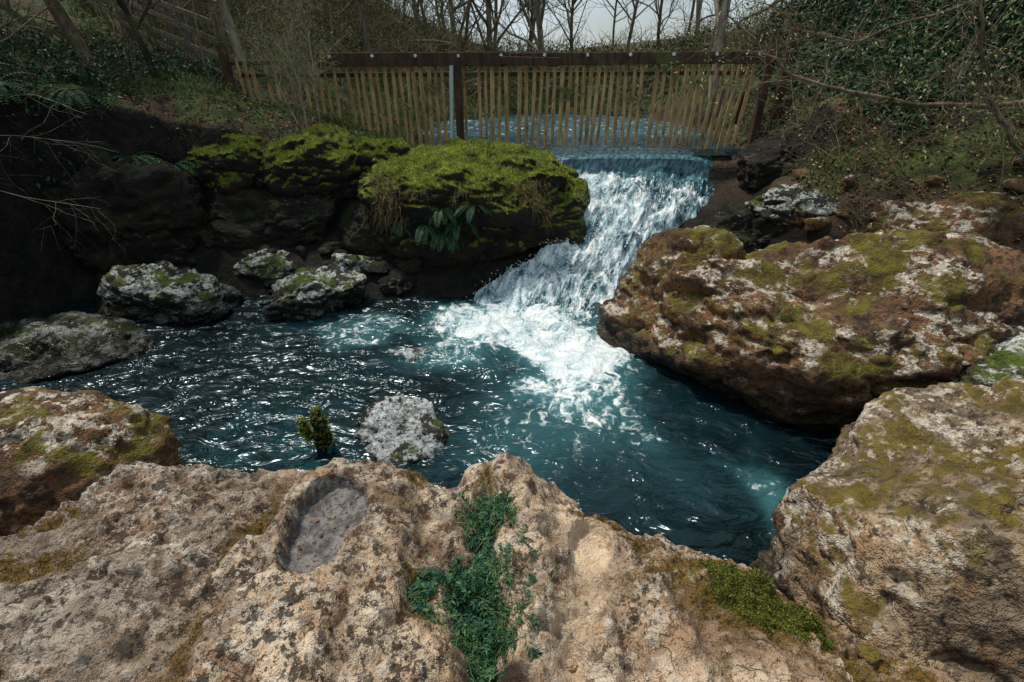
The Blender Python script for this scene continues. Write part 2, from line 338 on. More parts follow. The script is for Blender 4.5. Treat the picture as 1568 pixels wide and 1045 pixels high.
pd=m.mix(m.rng(m.noise(12,5,.7),.4,.6),(.06,.055,.055),(.19,.175,.17)); pd=m.mix(m.rng(fn,.54,.6),pd,(.06,.038,.025))
base=m.mix(m.at('pud'),base,pd)
zz=m.sep()[2]; base=m.mix(m.rng(zz,.1,.9),m.mix(.8,base,(.02,.016,.01)),base)
h=m.ma('ADD',m.noise(16,5,.78,0),m.ma('MULTIPLY',m.noise(48,2,.7),.25))
h=m.ma('MULTIPLY',h,m.ma('SUBTRACT',1.,m.ma('MULTIPLY',m.at('pud'),.7)))
m.out(m.bsdf(base,m.rng(m.at('pud'),0,1,.9,.5),m.bump(h,1.,.06),.25))
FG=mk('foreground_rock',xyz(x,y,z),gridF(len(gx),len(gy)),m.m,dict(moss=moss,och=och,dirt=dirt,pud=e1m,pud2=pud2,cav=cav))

# ------------------------------------------------------------ water
def water_mat(name,still=False):
    m=M(name); f=m.at('foam_sheen'); P=m.pos
    wp=m.n('ShaderNodeTexNoise'); m.put(wp.inputs['Vector'],P); wp.inputs['Scale'].default_value=2.2; wp.inputs['Detail'].default_value=4
    v=m.n('ShaderNodeVectorMath',operation='MULTIPLY_ADD'); m.put(v.inputs[0],wp.outputs['Color']); v.inputs[1].default_value=(.8,.8,.8); m.put(v.inputs[2],P)
    sv=m.scale(v.outputs[0],(1.2,.75,1))
    lace=m.rng(m.voro(6,'DISTANCE_TO_EDGE',v.outputs[0]),.25,.0)
    nn=m.noise(5,5,.75,.3,sv)
    pat=m.ma('ADD',m.ma('MULTIPLY',nn,.9),m.ma('MULTIPLY',lace,.10))
    thr=m.rng(f,0,1,.80,.26)
    foam_sheen=m.rng(m.ma('SUBTRACT',pat,thr),-.05,.15)
    foam_sheen=m.ma('MULTIPLY',foam_sheen,m.rng(f,.02,.12))
    deep=m.mix(m.rng(m.noise(.8,2),.4,.65),(.003,.012,.016),(.007,.030,.038))
    deep=m.mix(m.rng(f,.15,.8),deep,(.05,.17,.19))
    h=m.noise(3.2,3,.5,1.0,m.scale(P,(.8,1.6,1)))
    nb=m.bump(h,.8,.13)
    dif=m.bsdf(deep,.5,nb,.0)
    tr=m.n('ShaderNodeBsdfTransparent'); tr.inputs[0].default_value=(.24,.50,.54,1)
    m1=m.n('ShaderNodeMixShader'); m.put(m1.inputs[0],m.rng(f,0,.5,.40,.95)); m.t.links.new(tr.outputs[0],m1.inputs[1]); m.t.links.new(dif,m1.inputs[2])
    gl=m.n('ShaderNodeBsdfGlossy'); gl.inputs['Roughness'].default_value=.20; gl.inputs[0].default_value=(.75,.9,1,1); m.put(gl.inputs['Normal'],nb)
    fr=m.n('ShaderNodeFresnel'); fr.inputs[0].default_value=1.38; m.put(fr.inputs[1],nb)
    m2=m.n('ShaderNodeMixShader'); m.put(m2.inputs[0],fr.outputs[0]); m.t.links.new(m1.outputs[0],m2.inputs[1]); m.t.links.new(gl.outputs[0],m2.inputs[2])
    fo=m.bsdf(m.mix(m.rng(nn,.38,.62),(.48,.62,.68),(.86,.91,.92)),.5,m.bump(nn,.8,.10))
    m3=m.n('ShaderNodeMixShader'); m.put(m3.inputs[0],foam_sheen); m.t.links.new(m2.outputs[0],m3.inputs[1]); m.t.links.new(fo,m3.inputs[2])
    return m.out(m3.outputs[0])
WM=water_mat('stream_water')
gx=np.arange(-7.2,4.6,.03); gy=np.arange(.3,6.9,.03); X,Y=np.meshgrid(gx,gy); x=X.ravel();y=Y.ravel(); p=xyz(x,y)
wx=x+.35*fbm(p,1.2,4,70); wy=y+.35*fbm(p,1.2,4,71)
dd=np.hypot((wx-.1)/1.5,(wy-5.6)/1.1); foam_sheen=.9*ss(1.25,.2,dd)
foam_sheen=np.maximum(foam_sheen,1.0*np.exp(-((wx-.75)/.5)**2-((wy-5.0)/.85)**2))
foam_sheen=np.maximum(foam_sheen,.70*np.exp(-((wx-.80)/.75)**2-((wy-4.2)/.95)**2))
foam_sheen=np.maximum(foam_sheen,.62*np.exp(-((wx+.4)/1.1)**2-((wy-5.0)/.8)**2))
foam_sheen=np.maximum(foam_sheen,.48*np.exp(-((wx+1.8)/1.8)**2-((wy-5.5)/.4)**2))
foam_sheen=np.maximum(foam_sheen,.50*np.exp(-((wx-1.95)/.3)**2-((wy-2.7)/1.0)**2))
foam_sheen=np.maximum(foam_sheen,.43*np.exp(-((wx-.4)/1.4)**2-((wy-3.7)/1.2)**2))
turb=np.exp(-((x-.5)/1.6)**2-((y-5.4)/1.3)**2)
q=p.copy(); q[:,0]*=.9; q[:,1]*=1.5
z=(.018+.05*turb)*fbm(q+.4*fbm(p,.8,2,3)[:,None],2.3,5,72,.5)+.010*fbm(q,6,3,73)+.12*turb**3*ss(4.6,5.8,y)*(.5+fbm(p,3,3,77))
mk('pool_water',xyz(x,y,z),gridF(len(gx),len(gy)),WM,dict(foam_sheen=foam_sheen))
gx=np.arange(-3,4.6,.06); gy=np.arange(9.25,16.5,.06); X,Y=np.meshgrid(gx,gy); x=X.ravel();y=Y.ravel(); p=xyz(x,y)
z=1.405+.02*fbm(p,3,4,75)
z=np.where((x>3.85)&(y<9.6),1.2,z); mk('stream_water',xyz(x,y,z),gridF(len(gx),len(gy)),WM,dict(foam_sheen=.10+.33*ss(10.5,12.,y)))  # upstream the pale flecks are a painted sky reflection on the pond
R=np.array([(9.9,1.43,-.1,3.95),(9.35,1.43,.0,3.8),(9.2,1.42,.15,3.7),(9.1,1.385,.3,3.65),(9.03,1.15,.6,3.6),(8.6,1.08,.85,3.5),(8.1,.96,.95,3.1),(7.75,.86,.95,2.75),(7.5,.66,.85,2.5),(7.2,.60,.45,2.2),(6.95,.48,.15,1.85),(6.75,.28,-.25,1.65),(6.45,.17,-.6,1.5),(6.2,.04,-.9,1.45),(5.7,-.02,-1.15,1.35),(5.3,-.08,-1.1,1.25)])
seg=np.r_[0,np.cumsum(np.hypot(np.diff(R[:,0]),np.diff(R[:,1])))]
ns,nt=460,300; s=np.linspace(0,seg[-1],ns); t=np.linspace(0,1,nt); SS,TT=np.meshgrid(s,t,indexing='ij'); s=SS.ravel();t=TT.ravel()
c=[np.interp(s,seg,R[:,i]) for i in range(4)]
x=c[2]+(c[3]-c[2])*t; y=c[0].copy(); z=c[1].copy()
xd=x+.35*(s-1.2)
pp=np.stack([xd*3.2,s*1.6,np.zeros_like(x)],1); pf=np.stack([xd*12,s*5,np.zeros_like(x)],1)
act=ss(.8,1.3,s)
z+=act*(.11*fbm(pp,1,4,80)+.05*fbm(pf,1,4,81,.65)+.06*ridge(xyz(x,y)*1.0,2.3,3,82)-.03)
y+=act*(.08*fbm(pp,1.3,3,83)); y+=-.12*ss(.5,1,act)*fbm(np.stack([x*1.5,s*.8,x*0],1),1,2,86)
z-=.25*(np.abs(t-.5)*2)**6
fo=np.clip(.05+.82*act+.7*ss(.0,.2,.32-t)*ss(.5,.9,s)-.40*ss(.35,.6,t)*np.exp(-((s-1.25)/.55)**2)+.15*ss(3.8,4.6,s),0,1)
m=M('falling_water'); f=m.at('foam_sheen'); cv=m.n('ShaderNodeCombineXYZ'); m.put(cv.inputs[0],m.at('fx')); m.put(cv.inputs[1],m.ma('MULTIPLY',m.at('fs'),.5))
nn=m.noise(5,5,.72,.7,cv.outputs[0]); n2=m.noise(16,4,.7,.4,cv.outputs[0]); n3=m.noise(2.0,3,.5,.4)
pat=m.ma('ADD',m.ma('MULTIPLY',nn,.6),m.ma('ADD',m.ma('MULTIPLY',n2,.3),m.ma('MULTIPLY',n3,.3)))
fm=m.rng(m.ma('SUBTRACT',pat,m.rng(f,0,1,.88,.52)),-.05,.12)
deep=m.mix(m.rng(n2,.4,.6),(.012,.045,.06),(.08,.19,.23))
a=m.bsdf(deep,.2,m.bump(pat,.6,.08),.5); b=m.bsdf(m.mix(m.rng(nn,.42,.64),(.45,.63,.69),(.88,.91,.92)),.5,m.bump(m.ma('ADD',pat,m.noise(28,3,.7)),.7,.05),.3)
mx=m.n('ShaderNodeMixShader'); m.put(mx.inputs[0],fm); m.t.links.new(a,mx.inputs[1]); m.t.links.new(b,mx.inputs[2]); m.out(mx.outputs[0])
mk('waterfall',xyz(x,y,z),gridF(nt,ns),m.m,dict(foam_sheen=fo,fx=xd,fs=s))
o6=np.array([(1,0,0),(-1,0,0),(0,1,0),(0,-1,0),(0,0,1),(0,0,-1)],float); oF=np.array([(0,2,4),(2,1,4),(1,3,4),(3,0,4),(2,0,5),(1,2,5),(3,1,5),(0,3,5)])
idx=rng.choice(np.where((s>1.8)&(t>.1)&(t<.9))[0],2200); base=np.stack([x,y,z],1)[idx]; base[:,2]+=np.abs(rng.normal(0,.05,len(idx)))+.01; base[:,:2]+=rng.normal(0,.04,(len(idx),2))
sz=rng.uniform(.003,.009,len(idx)); V=(base[:,None,:]+o6[None]*sz[:,None,None]*np.array([1,1,1.4])).reshape(-1,3); F=(oF[None]+6*np.arange(len(idx))[:,None,None]).reshape(-1,3)
m=M('spray'); mk('water_spray',V,F,m.out(m.bsdf((.85,.9,.92),.3)))

# ------------------------------------------------------------ foliage helpers
def unit(v): return v/np.maximum(np.linalg.norm(v,axis=1),1e-9)[:,None]
def blades(name,O,D,L,W,mat,droop=.35,parent=None):
    n=len(O); D=unit(D); side=unit(np.cross(D,rng.normal(size=(n,3)))); L=np.broadcast_to(L,n)[:,None]; W=np.broadcast_to(W,n)[:,None]
    h=rng.normal(size=(n,3))*np.array([1,1,.0]); g=np.array([0,0,-1.])
    mid=O+D*L*.55+h*L*.08; tip=O+D*L+h*L*.25+g*L*droop*rng.uniform(.2,1.2,(n,1))
    V=np.stack([O-side*W*.5,O+side*W*.5,mid+side*W*.4,mid-side*W*.4,tip],1).reshape(-1,3)
    b=5*np.arange(n)[:,None]; F=np.concatenate([b+np.array([[0,1,2]]),b+np.array([[0,2,3]]),b+np.array([[3,2,4]])])
    return mk(name,V,F,mat,dict(tint=np.repeat(rng.uniform(0,1,n),5)),False,parent)
def leaves(name,O,D,N,L,W,mat,tint=None,parent=None):
    n=len(O); D=unit(D); sd=unit(np.cross(D,N)); up=np.cross(sd,D); L=np.broadcast_to(L,n)[:,None]; W=np.broadcast_to(W,n)[:,None]
    a=O+D*L*.4+up*L*.06
    V=np.stack([O,a+sd*W*.5+up*W*.18,O+D*L-up*L*.08,a-sd*W*.5+up*W*.18],1).reshape(-1,3)
    b=4*np.arange(n)[:,None]; F=np.concatenate([b+np.array([[0,1,2]]),b+np.array([[0,2,3]])])
    if tint is None: tint=rng.uniform(0,1,n)
    return mk(name,V,F,mat,dict(tint=np.repeat(tint,4)),False,parent)
class Tube:
    def __init__(s): s.V=[];s.F=[];s.o=0
    def add(s,P,r,k=5):
        P=np.asarray(P,float); n=len(P); T=np.gradient(P,axis=0); T=unit(T)
        ref=np.array([.31,.17,.93]) if abs(T[0,2])<.9 else np.array([1,.1,0.]); A=unit(np.cross(T,ref)); B=np.cross(T,A)
        a=np.linspace(0,2*np.pi,k,endpoint=False); r=np.broadcast_to(r,n)
        ring=P[:,None]+r[:,None,None]*(np.cos(a)[None,:,None]*A[:,None]+np.sin(a)[None,:,None]*B[:,None])
        s.V.append(ring.reshape(-1,3)); i=np.arange(n-1)[:,None]; j=np.arange(k)[None]; j2=(j+1)%k
        s.F.append((s.o+np.stack([i*k+j,i*k+j2,(i+1)*k+j2,(i+1)*k+j],-1)).reshape(-1,4)); s.o+=n*k
    def ob(s,name,mat,parent=None): return mk(name,np.concatenate(s.V),np.concatenate(s.F),mat,None,True,parent)
def growb(T,st,d,L,r,lev,maxl,rr,nch,up=.12,wig=.16,tips=None):
    n=7 if lev==0 else 5; P=[np.array(st,float)]; d=np.array(d,float)/np.linalg.norm(d)
    for i in range(n):
        d=d+rr.normal(size=3)*wig*(1 if lev else .5)+np.array([0,0,up]); d/=np.linalg.norm(d); P.append(P[-1]+d*L/n)
    P=np.array(P); rad=np.linspace(r,r*(.45 if lev<maxl else .3),n+1); T.add(P,rad,7 if lev==0 else (4 if lev<maxl else 3))
    if lev==maxl:
        if tips is not None: tips.append((P[-1],d)); tips.append((P[-2],d))
        return
    for c in range(nch[lev]):
        f=rr.uniform(.2,1.) if lev==0 else rr.uniform(.15,1); k=f*n; i=min(int(k),n-1); q=P[i]+(P[i+1]-P[i])*(k-i)
        t=P[i+1]-P[i]; t/=np.linalg.norm(t); a=rr.normal(size=3); a-=a@t*t; a/=np.linalg.norm(a); ang=rr.uniform(.45,1.05)
        growb(T,q,t*math.cos(ang)+a*math.sin(ang),L*rr.uniform(.38,.62),rad[i]*rr.uniform(.35,.6),lev+1,maxl,rr,nch,up,wig,tips)
BARK=bark_mat('brown_bark',(.08,.06,.04),(.20,.16,.115)); BARK2=bark_mat('pale_bark',(.16,.135,.10),(.34,.30,.23),.8); BARKD=bark_mat('dark_bark',(.025,.02,.015),(.07,.055,.042))
BRUSH=bark_mat('brush_twig',(.12,.10,.06),(.25,.21,.13),.6)
metas=[]
for i in range(6):
    T=Tube(); rr=np.random.default_rng(50+i); growb(T,(0,0,-.3),(rr.normal()*.08,rr.normal()*.08,1),rr.uniform(6,8.5),rr.uniform(.07,.12),0,3,rr,(16,6,5),.05,.16)
    metas.append(T)
mesh=[]
for i,T in enumerate(metas):
    ob=T.ob('bare_tree',BARK if i%3 else BARK2); mesh.append(ob.data); bpy.data.objects.remove(ob)
rr=np.random.default_rng(9); tp=[]
for i in range(90):
    yy=rr.uniform(16,40); xx=rr.uniform(-.8,.9)*yy
    if -.02<xx/yy<.52 and rr.random()<.66: continue
    tp.append((xx,yy))
tp+=[(-7.5,12.5),(-6.3,13.4),(-9,14),(-3.4,14.2),(4.9,13.5),(6.6,13.6),(7.4,12.2),(-11,13),(-5,16),(3.6,19),(1.0,18.5),(2.5,24),(5.5,21),(8.0,25),(6.8,19.5),(9,30)]
for i,(a,b) in enumerate(tp):
    o=bpy.data.objects.new('bare_tree',mesh[i%6]); S.collection.objects.link(o); o.location=(a,b,float(tz(a,b)[0])-.1); o.rotation_euler=(rr.normal()*.05,rr.normal()*.05,rr.uniform(0,6.3)); k=rr.uniform(.75,1.25); o.scale=(k,k,k)
def thicket(name,n,area,L,r,mat,lean=.8,seed=0,k=3,zoff=0):
    T=Tube(); q=np.random.default_rng(seed); xx=q.uniform(area[0],area[1],n); yy=q.uniform(area[2],area[3],n); dd=sdist(xx,yy,WP); zz=tz(xx,yy,False)
    for a,b,z_,d_ in zip(xx,yy,zz,dd):
        if d_<.3: continue
        l=L*q.uniform(.5,1.3); d=np.array([q.normal()*lean,q.normal()*lean,1.]); d/=np.linalg.norm(d); P=[np.array([a,b,z_+zoff])]
        for i in range(5):
            d=d+q.normal(size=3)*.22-np.array([0,0,.13]); d/=np.linalg.norm(d); P.append(P[-1]+d*l/5)
        T.add(P,np.linspace(r,r*.3,6),k)
        for c in range(3):
            i=q.integers(1,5); e=d*.4+q.normal(size=3)*.7; e/=np.linalg.norm(e); T.add([P[i],P[i]+e*l*.2,P[i]+e*l*.35+q.normal(size=3)*.05],np.linspace(r*.5,r*.2,3),3)
    return T.ob(name,mat)
thicket('bramble_thicket',3000,(-20,-1,14.5,24),2.6,.012,BRUSH,.7,1)
thicket('bramble_thicket',1500,(-4,8,17,28),1.1,.012,BRUSH,.7,11)
thicket('bramble_thicket',700,(-16,26,28,42),2.2,.03,BRUSH,.6,12)
thicket('bramble_thicket',1000,(5.5,18,13,24),1.6,.012,BRUSH,.7,2)
thicket('bramble_thicket',350,(-9,-5.6,7.8,12),1.0,.006,BARKD,.8,3)
thicket('bramble_thicket',1100,(4.4,9,5.6,11),.9,.005,BRUSH,.8,4)

GR=leaf_mat('grass_blade',(.04,.09,.018),(.12,.20,.045),(.24,.22,.10)); MOSS=leaf_mat('moss_tuft',(.09,.15,.012),(.34,.40,.04),(.34,.27,.05)); FERN=leaf_mat('fern_leaf',(.015,.055,.028),(.045,.12,.05),(.10,.10,.03))
IVY=leaf_mat('ivy_leaf',(.008,.035,.018),(.025,.080,.035),(.06,.11,.03),.6); LIT=leaf_mat('leaf_litter',(.07,.032,.018),(.21,.11,.06),(.26,.20,.13),.8)
def ground_pts(n,area,seed,dmin=.15,nsc=.8,thr=-.1):
    q=np.random.default_rng(seed); x=q.uniform(area[0],area[1],n); y=q.uniform(area[2],area[3],n); k=(sdist(x,y,WP)>dmin)&(fbm(xyz(x,y),nsc,3,seed)>thr); x=x[k];y=y[k]; return xyz(x,y,tz(x,y))
O=ground_pts(70000,(-9,.8,8.3,14),21); blades('grass',O,rng.normal(size=O.shape)*.45+[0,0,1],rng.uniform(.05,.17,len(O)),.008,GR)
O=ground_pts(60000,(-18,14,14.0,26),22,thr=-.3); blades('grass',O,rng.normal(size=O.shape)*.5+[0,0,1],rng.uniform(.15,.4,len(O)),.02,GR)
O=ground_pts(25000,(4.2,9,5.5,12),23); blades('grass',O,rng.normal(size=O.shape)*.6+[0,0,1],rng.uniform(.06,.2,len(O)),.009,GR)
O=ground_pts(9000,(-9,0,7.8,13),24,thr=-.4); leaves('fallen_leaves',O+[0,0,.02],rng.normal(size=O.shape)*[1,1,.2],rng.normal(size=O.shape)*.3+[0,0,1],.06,.04,LIT)
O=ground_pts(9000,(4.2,9,5,12),25,thr=-.4); leaves('fallen_leaves',O+[0,0,.02],rng.normal(size=O.shape)*[1,1,.2],rng.normal(size=O.shape)*.3+[0,0,1],.06,.04,LIT)
VO=[];VN=[]
for i,(W,N) in enumerate(MB):
    w=N[:,2]+.45*fbm(W,2.0,3,90+i); k=np.where((w>.60)&(N[:,2]>.25)&(W[:,2]>1.12))[0]; c=rng.choice(k,40000 if i==0 else 15000); VO.append(W[c]+rng.normal(0,.006,(len(c),3)));VN.append(N[c])
O=np.concatenate(VO);N=np.concatenate(VN); cl=.5+.8*np.clip(fbm(O,6,3,7)+.4,0,1)
blades('moss',O,N+rng.normal(size=O.shape)*.5+[0,0,.3],rng.uniform(.010,.032,len(O))*cl,.009,MOSS,.3)
W,N=MB[0]; k=np.where((N[:,2]>.4)&(fbm(W,1.5,3,5)>.2))[0]; c=rng.choice(k,1500); blades('grass',W[c],N[c]+rng.normal(size=(len(c),3))*.5+[0,-.3,.5],rng.uniform(.05,.12,len(c)),.006,GR,.9)
k=np.where((W[:,1]<7.3)&(W[:,2]>.9)&(W[:,2]<1.45)&(W[:,0]<.5)&(fbm(W,2.5,3,55)>.0))[0]; c=rng.choice(k,1300); blades('dead_grass',W[c],N[c]*.6+rng.normal(size=(len(c),3))*.3,rng.uniform(.06,.18,len(c)),.006,leaf_mat('dead_grass_blade',(.08,.05,.022),(.20,.13,.06),(.08,.13,.03)),1.5)
q=np.random.default_rng(33); n=80000; x=q.uniform(5.0,13,n); y=q.uniform(7.2,15,n)
k=(fbm(xyz(x,y),.7,3,8)>-.5)&(x-4.7>.22*np.abs(y-9.5)); x=x[k];y=y[k]; hgt=.15+1.7*ss(5.2,8,x)*(.7+.6*fbm(xyz(x,y),.9,4,4)); z=tz(x,y,False)+q.uniform(0,1,len(x))**.5*np.clip(hgt,.1,3)
O=xyz(x,y,z); leaves('ivy_bush',O,q.normal(size=O.shape)+[0,0,-.5],q.normal(size=O.shape)+[0,-.6,.8],q.uniform(.06,.11,len(O)),q.uniform(.04,.07,len(O)),IVY)
O=ground_pts(14000,(-10,-5.0,6.0,11),26,.0,.9,-.05); O[:,2]+=q.uniform(0,1,len(O))**2*.4
leaves('undergrowth',O,q.normal(size=O.shape),q.normal(size=O.shape)+[0,0,1],q.uniform(.04,.09,len(O)),q.uniform(.03,.05,len(O)),IVY)
O=ground_pts(26000,(-16,12,15,26),27,.2,.5,-.1); O[:,2]+=q.uniform(0,1,len(O))*.9
leaves('undergrowth',O,q.normal(size=O.shape),q.normal(size=O.shape)+[0,0,1],q.uniform(.08,.14,len(O)),q.uniform(.05,.09,len(O)),leaf_mat('brush_leaf',(.04,.06,.02),(.10,.13,.05),(.16,.12,.06)))
def fern(loc,n,L,seed,bias=(0,0,0),up=.9):
    q=np.random.default_rng(seed); O=[];D=[];N=[];LL=[];T=Tube()
    for i in range(n):
        a=q.uniform(0,6.28); d=np.array([math.cos(a),math.sin(a),up*q.uniform(.5,1.2)])+np.array(bias); d/=np.linalg.norm(d); P=[np.array(loc,float)]; l=L*q.uniform(.7,1.15)
        for k in range(14):
            d=d+np.array([0,0,-.12]); d/=np.linalg.norm(d); P.append(P[-1]+d*l/14)
            sd=np.cross(d,[0,0,1.]); sd/=max(np.linalg.norm(sd),1e-3); w=math.sin((k+1.5)/16*math.pi)**.7*l*.2
            for sg in (-1,1): O.append(P[-1]);D.append(sd*sg+d*.45);N.append(np.cross(sd,d)+q.normal(size=3)*.1);LL.append(w)
        T.add(P[::3],.004,3)
    e=empty('fern'); O=np.array(O);LL=np.array(LL)
    leaves('fronds',O,np.array(D),np.array(N),LL,LL*.32+.006,FERN,None,e); T.ob('stems',FERN,e)
def near(W,t): return W[np.argmin(np.sum((W-np.array(t))**2,1))]
W0=MB[0][0]
for i,t in enumerate([(-.95,6.8,1.15),(-.7,6.8,.95),(-1.2,6.8,.95),(-.5,6.8,1.25),(-1.0,6.8,.8),(-1.6,7.2,1.0)]): fern(near(W0,t),9,.32,i,(0,-.7,-.4))
for i,t in enumerate([(-4.6,7.7),(-5.5,7.6),(-6.1,7.7),(-5.8,7.2),(-6.6,8.1),(-6.5,7.1),(-5.1,7.9),(-7,7.5),(-6.5,8.6),(-7.2,6.6)]):
    fern((t[0],t[1],float(tz(*t)[0])),14,.5 if i else .4,20+i,(.2,-.3,0))
def tree(name,base,d,L,r,seed,nch,mat,up=.05,tipl=None,maxl=3,wig=.16):
    T=Tube(); rr=np.random.default_rng(seed); tips=[]; growb(T,base,d,L,r,0,maxl,rr,nch,up,wig,tips)
    e=empty(name); T.ob('trunk_and_branches',mat,e)
    if tipl:
        P=np.array([a for a,b in tips]); D=np.array([b for a,b in tips]); P=np.repeat(P,3,0)+rr.normal(0,.02,(len(P)*3,3)); D=np.repeat(D,3,0)+rr.normal(0,.4,(len(P),3))
        leaves('buds',P,D,rr.normal(size=P.shape),tipl,tipl*.6,leaf_mat('bud',(.14,.16,.05),(.35,.33,.16)),None,e)
tree('bare_tree',(-6.35,8.7,2.3),(-.02,.0,1),4.5,.11,61,(16,6,5),BARK,.03)
tree('bare_tree',(-6.0,9.6,2.4),(.05,.0,1),4,.055,62,(14,6,5),BARKD,.03)
tree('bare_tree',(-7.6,8.2,2.7),(.15,-.1,1),4,.06,63,(14,6,5),BARKD,.0)
tree('bare_tree',(-6.9,7.6,2.5),(.1,-.1,1),2.6,.035,68,(16,6,4),BARK,-.02)
tree('bare_shrub',(-3.35,8.9,1.8),(.0,.0,1),1.5,.018,64,(14,6,4),BARK2,.1,.02)
tree('bare_shrub',(-3.2,9.0,1.8),(.3,.0,1),1.5,.016,65,(12,6,4),BARK2,.1,.02)
tree('bare_shrub',(-3.5,9.0,1.8),(-.35,.1,1),1.4,.016,66,(12,6,4),BARK2,.1,.02)
tree('bare_shrub',(-5.0,9.4,2.3),(-.1,.1,1),1.6,.018,67,(12,6,4),BARK,.1)
for i,(b,dr) in enumerate([((-6.5,6.2,1.6),(1,-.1,-.15)),((-6.6,6.6,2.1),(1,.2,.0)),((-6.5,7.2,2.5),(1,-.3,.1))]): tree('bare_shrub',b,dr,1.5,.005,70+i,(8,4,3),BARK2,-.04,None,2,.2)
T=Tube(); rr=np.random.default_rng(5); tips=[]
B=[(7.2,6.2,2.9),(5.5,6.05,2.48),(4.56,6.4,2.48),(3.56,6.73,2.66),(3.13,7.1,2.96),(2.74,7.6,3.4)]
B2=[(5.9,5.2,1.6),(5.3,5.7,2.2),(4.9,5.9,2.7),(4.7,6.0,3.3),(4.4,6.3,3.9)]; B3=[(6.4,6.6,3.9),(5.2,6.8,3.5),(4.2,7.1,3.1),(3.7,7.4,3.2),(3.3,7.6,3.5)]
for Bq,r0 in ((B,.035),(B2,.03),(B3,.022)):
    Bq=np.array(Bq); u=np.linspace(0,len(Bq)-1,22); P=np.stack([np.interp(u,range(len(Bq)),Bq[:,i]) for i in range(3)],1)+rr.normal(0,.02,(22,3)); T.add(P,np.linspace(r0,r0*.3,22),6)
    for i in range(2,22):
        for c in range(4):
            d=rr.normal(size=3)+np.array([-.6,0,.0]); growb(T,P[i],d,rr.uniform(.3,.9),.006,1,2,rr,(0,4),.04,.2,tips)
e=empty('overhanging_branch'); T.ob('branches',BARK,e)
Pt=np.array([a for a,b in tips]); leaves('buds',Pt,np.array([b for a,b in tips])+[0,0,.5],rr.normal(size=Pt.shape),.045,.020,leaf_mat('bud_r',(.16,.19,.06),(.38,.38,.2)),None,e)

# ------------------------------------------------------------ fence
def wood(name,a,b):
    m=M(name); f=m.noise(6,5,.7,.4,m.scale(m.pos,(3,3,.35))); c=m.mix(m.rng(f,.35,.65),a,b)
    c=m.mix(m.rng(m.noise(1.7,4),.55,.7),c,(.08,.09,.03)); c=m.mix(m.rng(m.noise(14,4,.7),.6,.66),c,(.03,.022,.015))
    return m.out(m.bsdf(c,.8,m.bump(f,.5,.01)))
WP1=wood('weathered_picket',(.23,.15,.06),(.50,.34,.17)); WD=wood('dark_beam',(.03,.016,.011),(.085,.048,.03))
m=M('galvanised'); STEEL=m.out(m.bsdf(m.mix(m.noise(20),(.45,.47,.48),(.7,.72,.73)),.5,None,.5))
m=M('pipe_paint'); PIPE=m.out(m.bsdf(m.mix(m.noise(12,4,.7),(.28,.38,.40),(.42,.50,.51)),.5))
class Box:
    def __init__(s): s.V=[];s.F=[];s.o=0
    def add(s,c,sz,R=None,bev=.006,nz=1):
        hx,hy,hz=[v/2 for v in sz]; b=min(bev,hx*.4,hy*.4); ring=[(-hx+b,-hy),(hx-b,-hy),(hx,-hy+b),(hx,hy-b),(hx-b,hy),(-hx+b,hy),(-hx,hy-b),(-hx,-hy+b)]
        V=[(x,y,-hz) for x,y in ring]+[(x,y,hz) for x,y in ring]; V=np.array(V)
        if R is not None: V=V@np.array(R).T
        s.V.append(V+np.array(c)); o=s.o
        s.F+=[[o+i,o+(i+1)%8,o+8+(i+1)%8,o+8+i] for i in range(8)]+[[o+7-i for i in range(8)],[o+8+i for i in range(8)]]; s.o+=16
    def ob(s,name,mat,parent=None): return mk(name,np.concatenate(s.V).tolist(),s.F,mat,None,False,parent)
def span(B,a,b,h,th):
    a=Vector(a);b=Vector(b);d=b-a; R=d.to_track_quat('X','Z').to_matrix(); Bx=(a+b)/2
    L=d.length; V=[]
    hy,hz=th/2,h/2; bb=.008; ring=[(-hy+bb,-hz),(hy-bb,-hz),(hy,-hz+bb),(hy,hz-bb),(hy-bb,hz),(-hy+bb,hz),(-hy,hz-bb),(-hy,-hz+bb)]
    for sx in (-L/2,L/2): V+=[tuple(R@Vector((sx,y,z))+Bx) for y,z in ring]
    o=B.o; B.V.append(np.array(V)); B.F+=[[o+i,o+8+i,o+8+(i+1)%8,o+(i+1)%8] for i in range(8)]+[[o+i for i in range(8)],[o+15-i for i in range(8)]]; B.o+=16
FE=empty('picket_fence',(0,0,0)); FY=9.95; rr=np.random.default_rng(77)
Bp=Box(); x=-4.75
while x<4.25:
    gz=float(tz(x,FY)[0]); zb=max(gz-.1,1.40+.03*rr.normal()) if x<-.9 else 1.42+.035*rr.normal()
    if rr.random()>.025:
        zt=2.80+.03*rr.normal(); tl=rr.normal()*.022+(.09*ss(2.8,4.1,x)); h=zt-zb
        R=Matrix.Rotation(tl,3,'Y')@Matrix.Rotation(rr.normal()*.02,3,'X')@Matrix.Rotation(rr.normal()*.15,3,'Z')
        Bp.add((x,FY+.014*rr.normal(),(zt+zb)/2),(rr.uniform(.05,.075),.022,h),R,.004)
    x+=rr.uniform(.112,.14)
Bp.ob('pickets',WP1,FE)
Bp=Box(); span(Bp,(-3.35,FY-.10,2.86),(-.05,FY-.10,2.875),.21,.07); span(Bp,(-.03,FY-.10,2.87),(4.55,FY-.10,2.90),.19,.07); span(Bp,(-4.9,FY+.07,2.80),(-3.2,FY+.07,2.84),.07,.05); span(Bp,(-4.8,FY+.08,2.62),(4.3,FY+.08,2.66),.07,.05)
span(Bp,(-.2,FY-.155,2.85),(.8,FY-.155,2.83),.13,.035)
Bp.ob('top_beam',WD,FE)
Bp=Box()
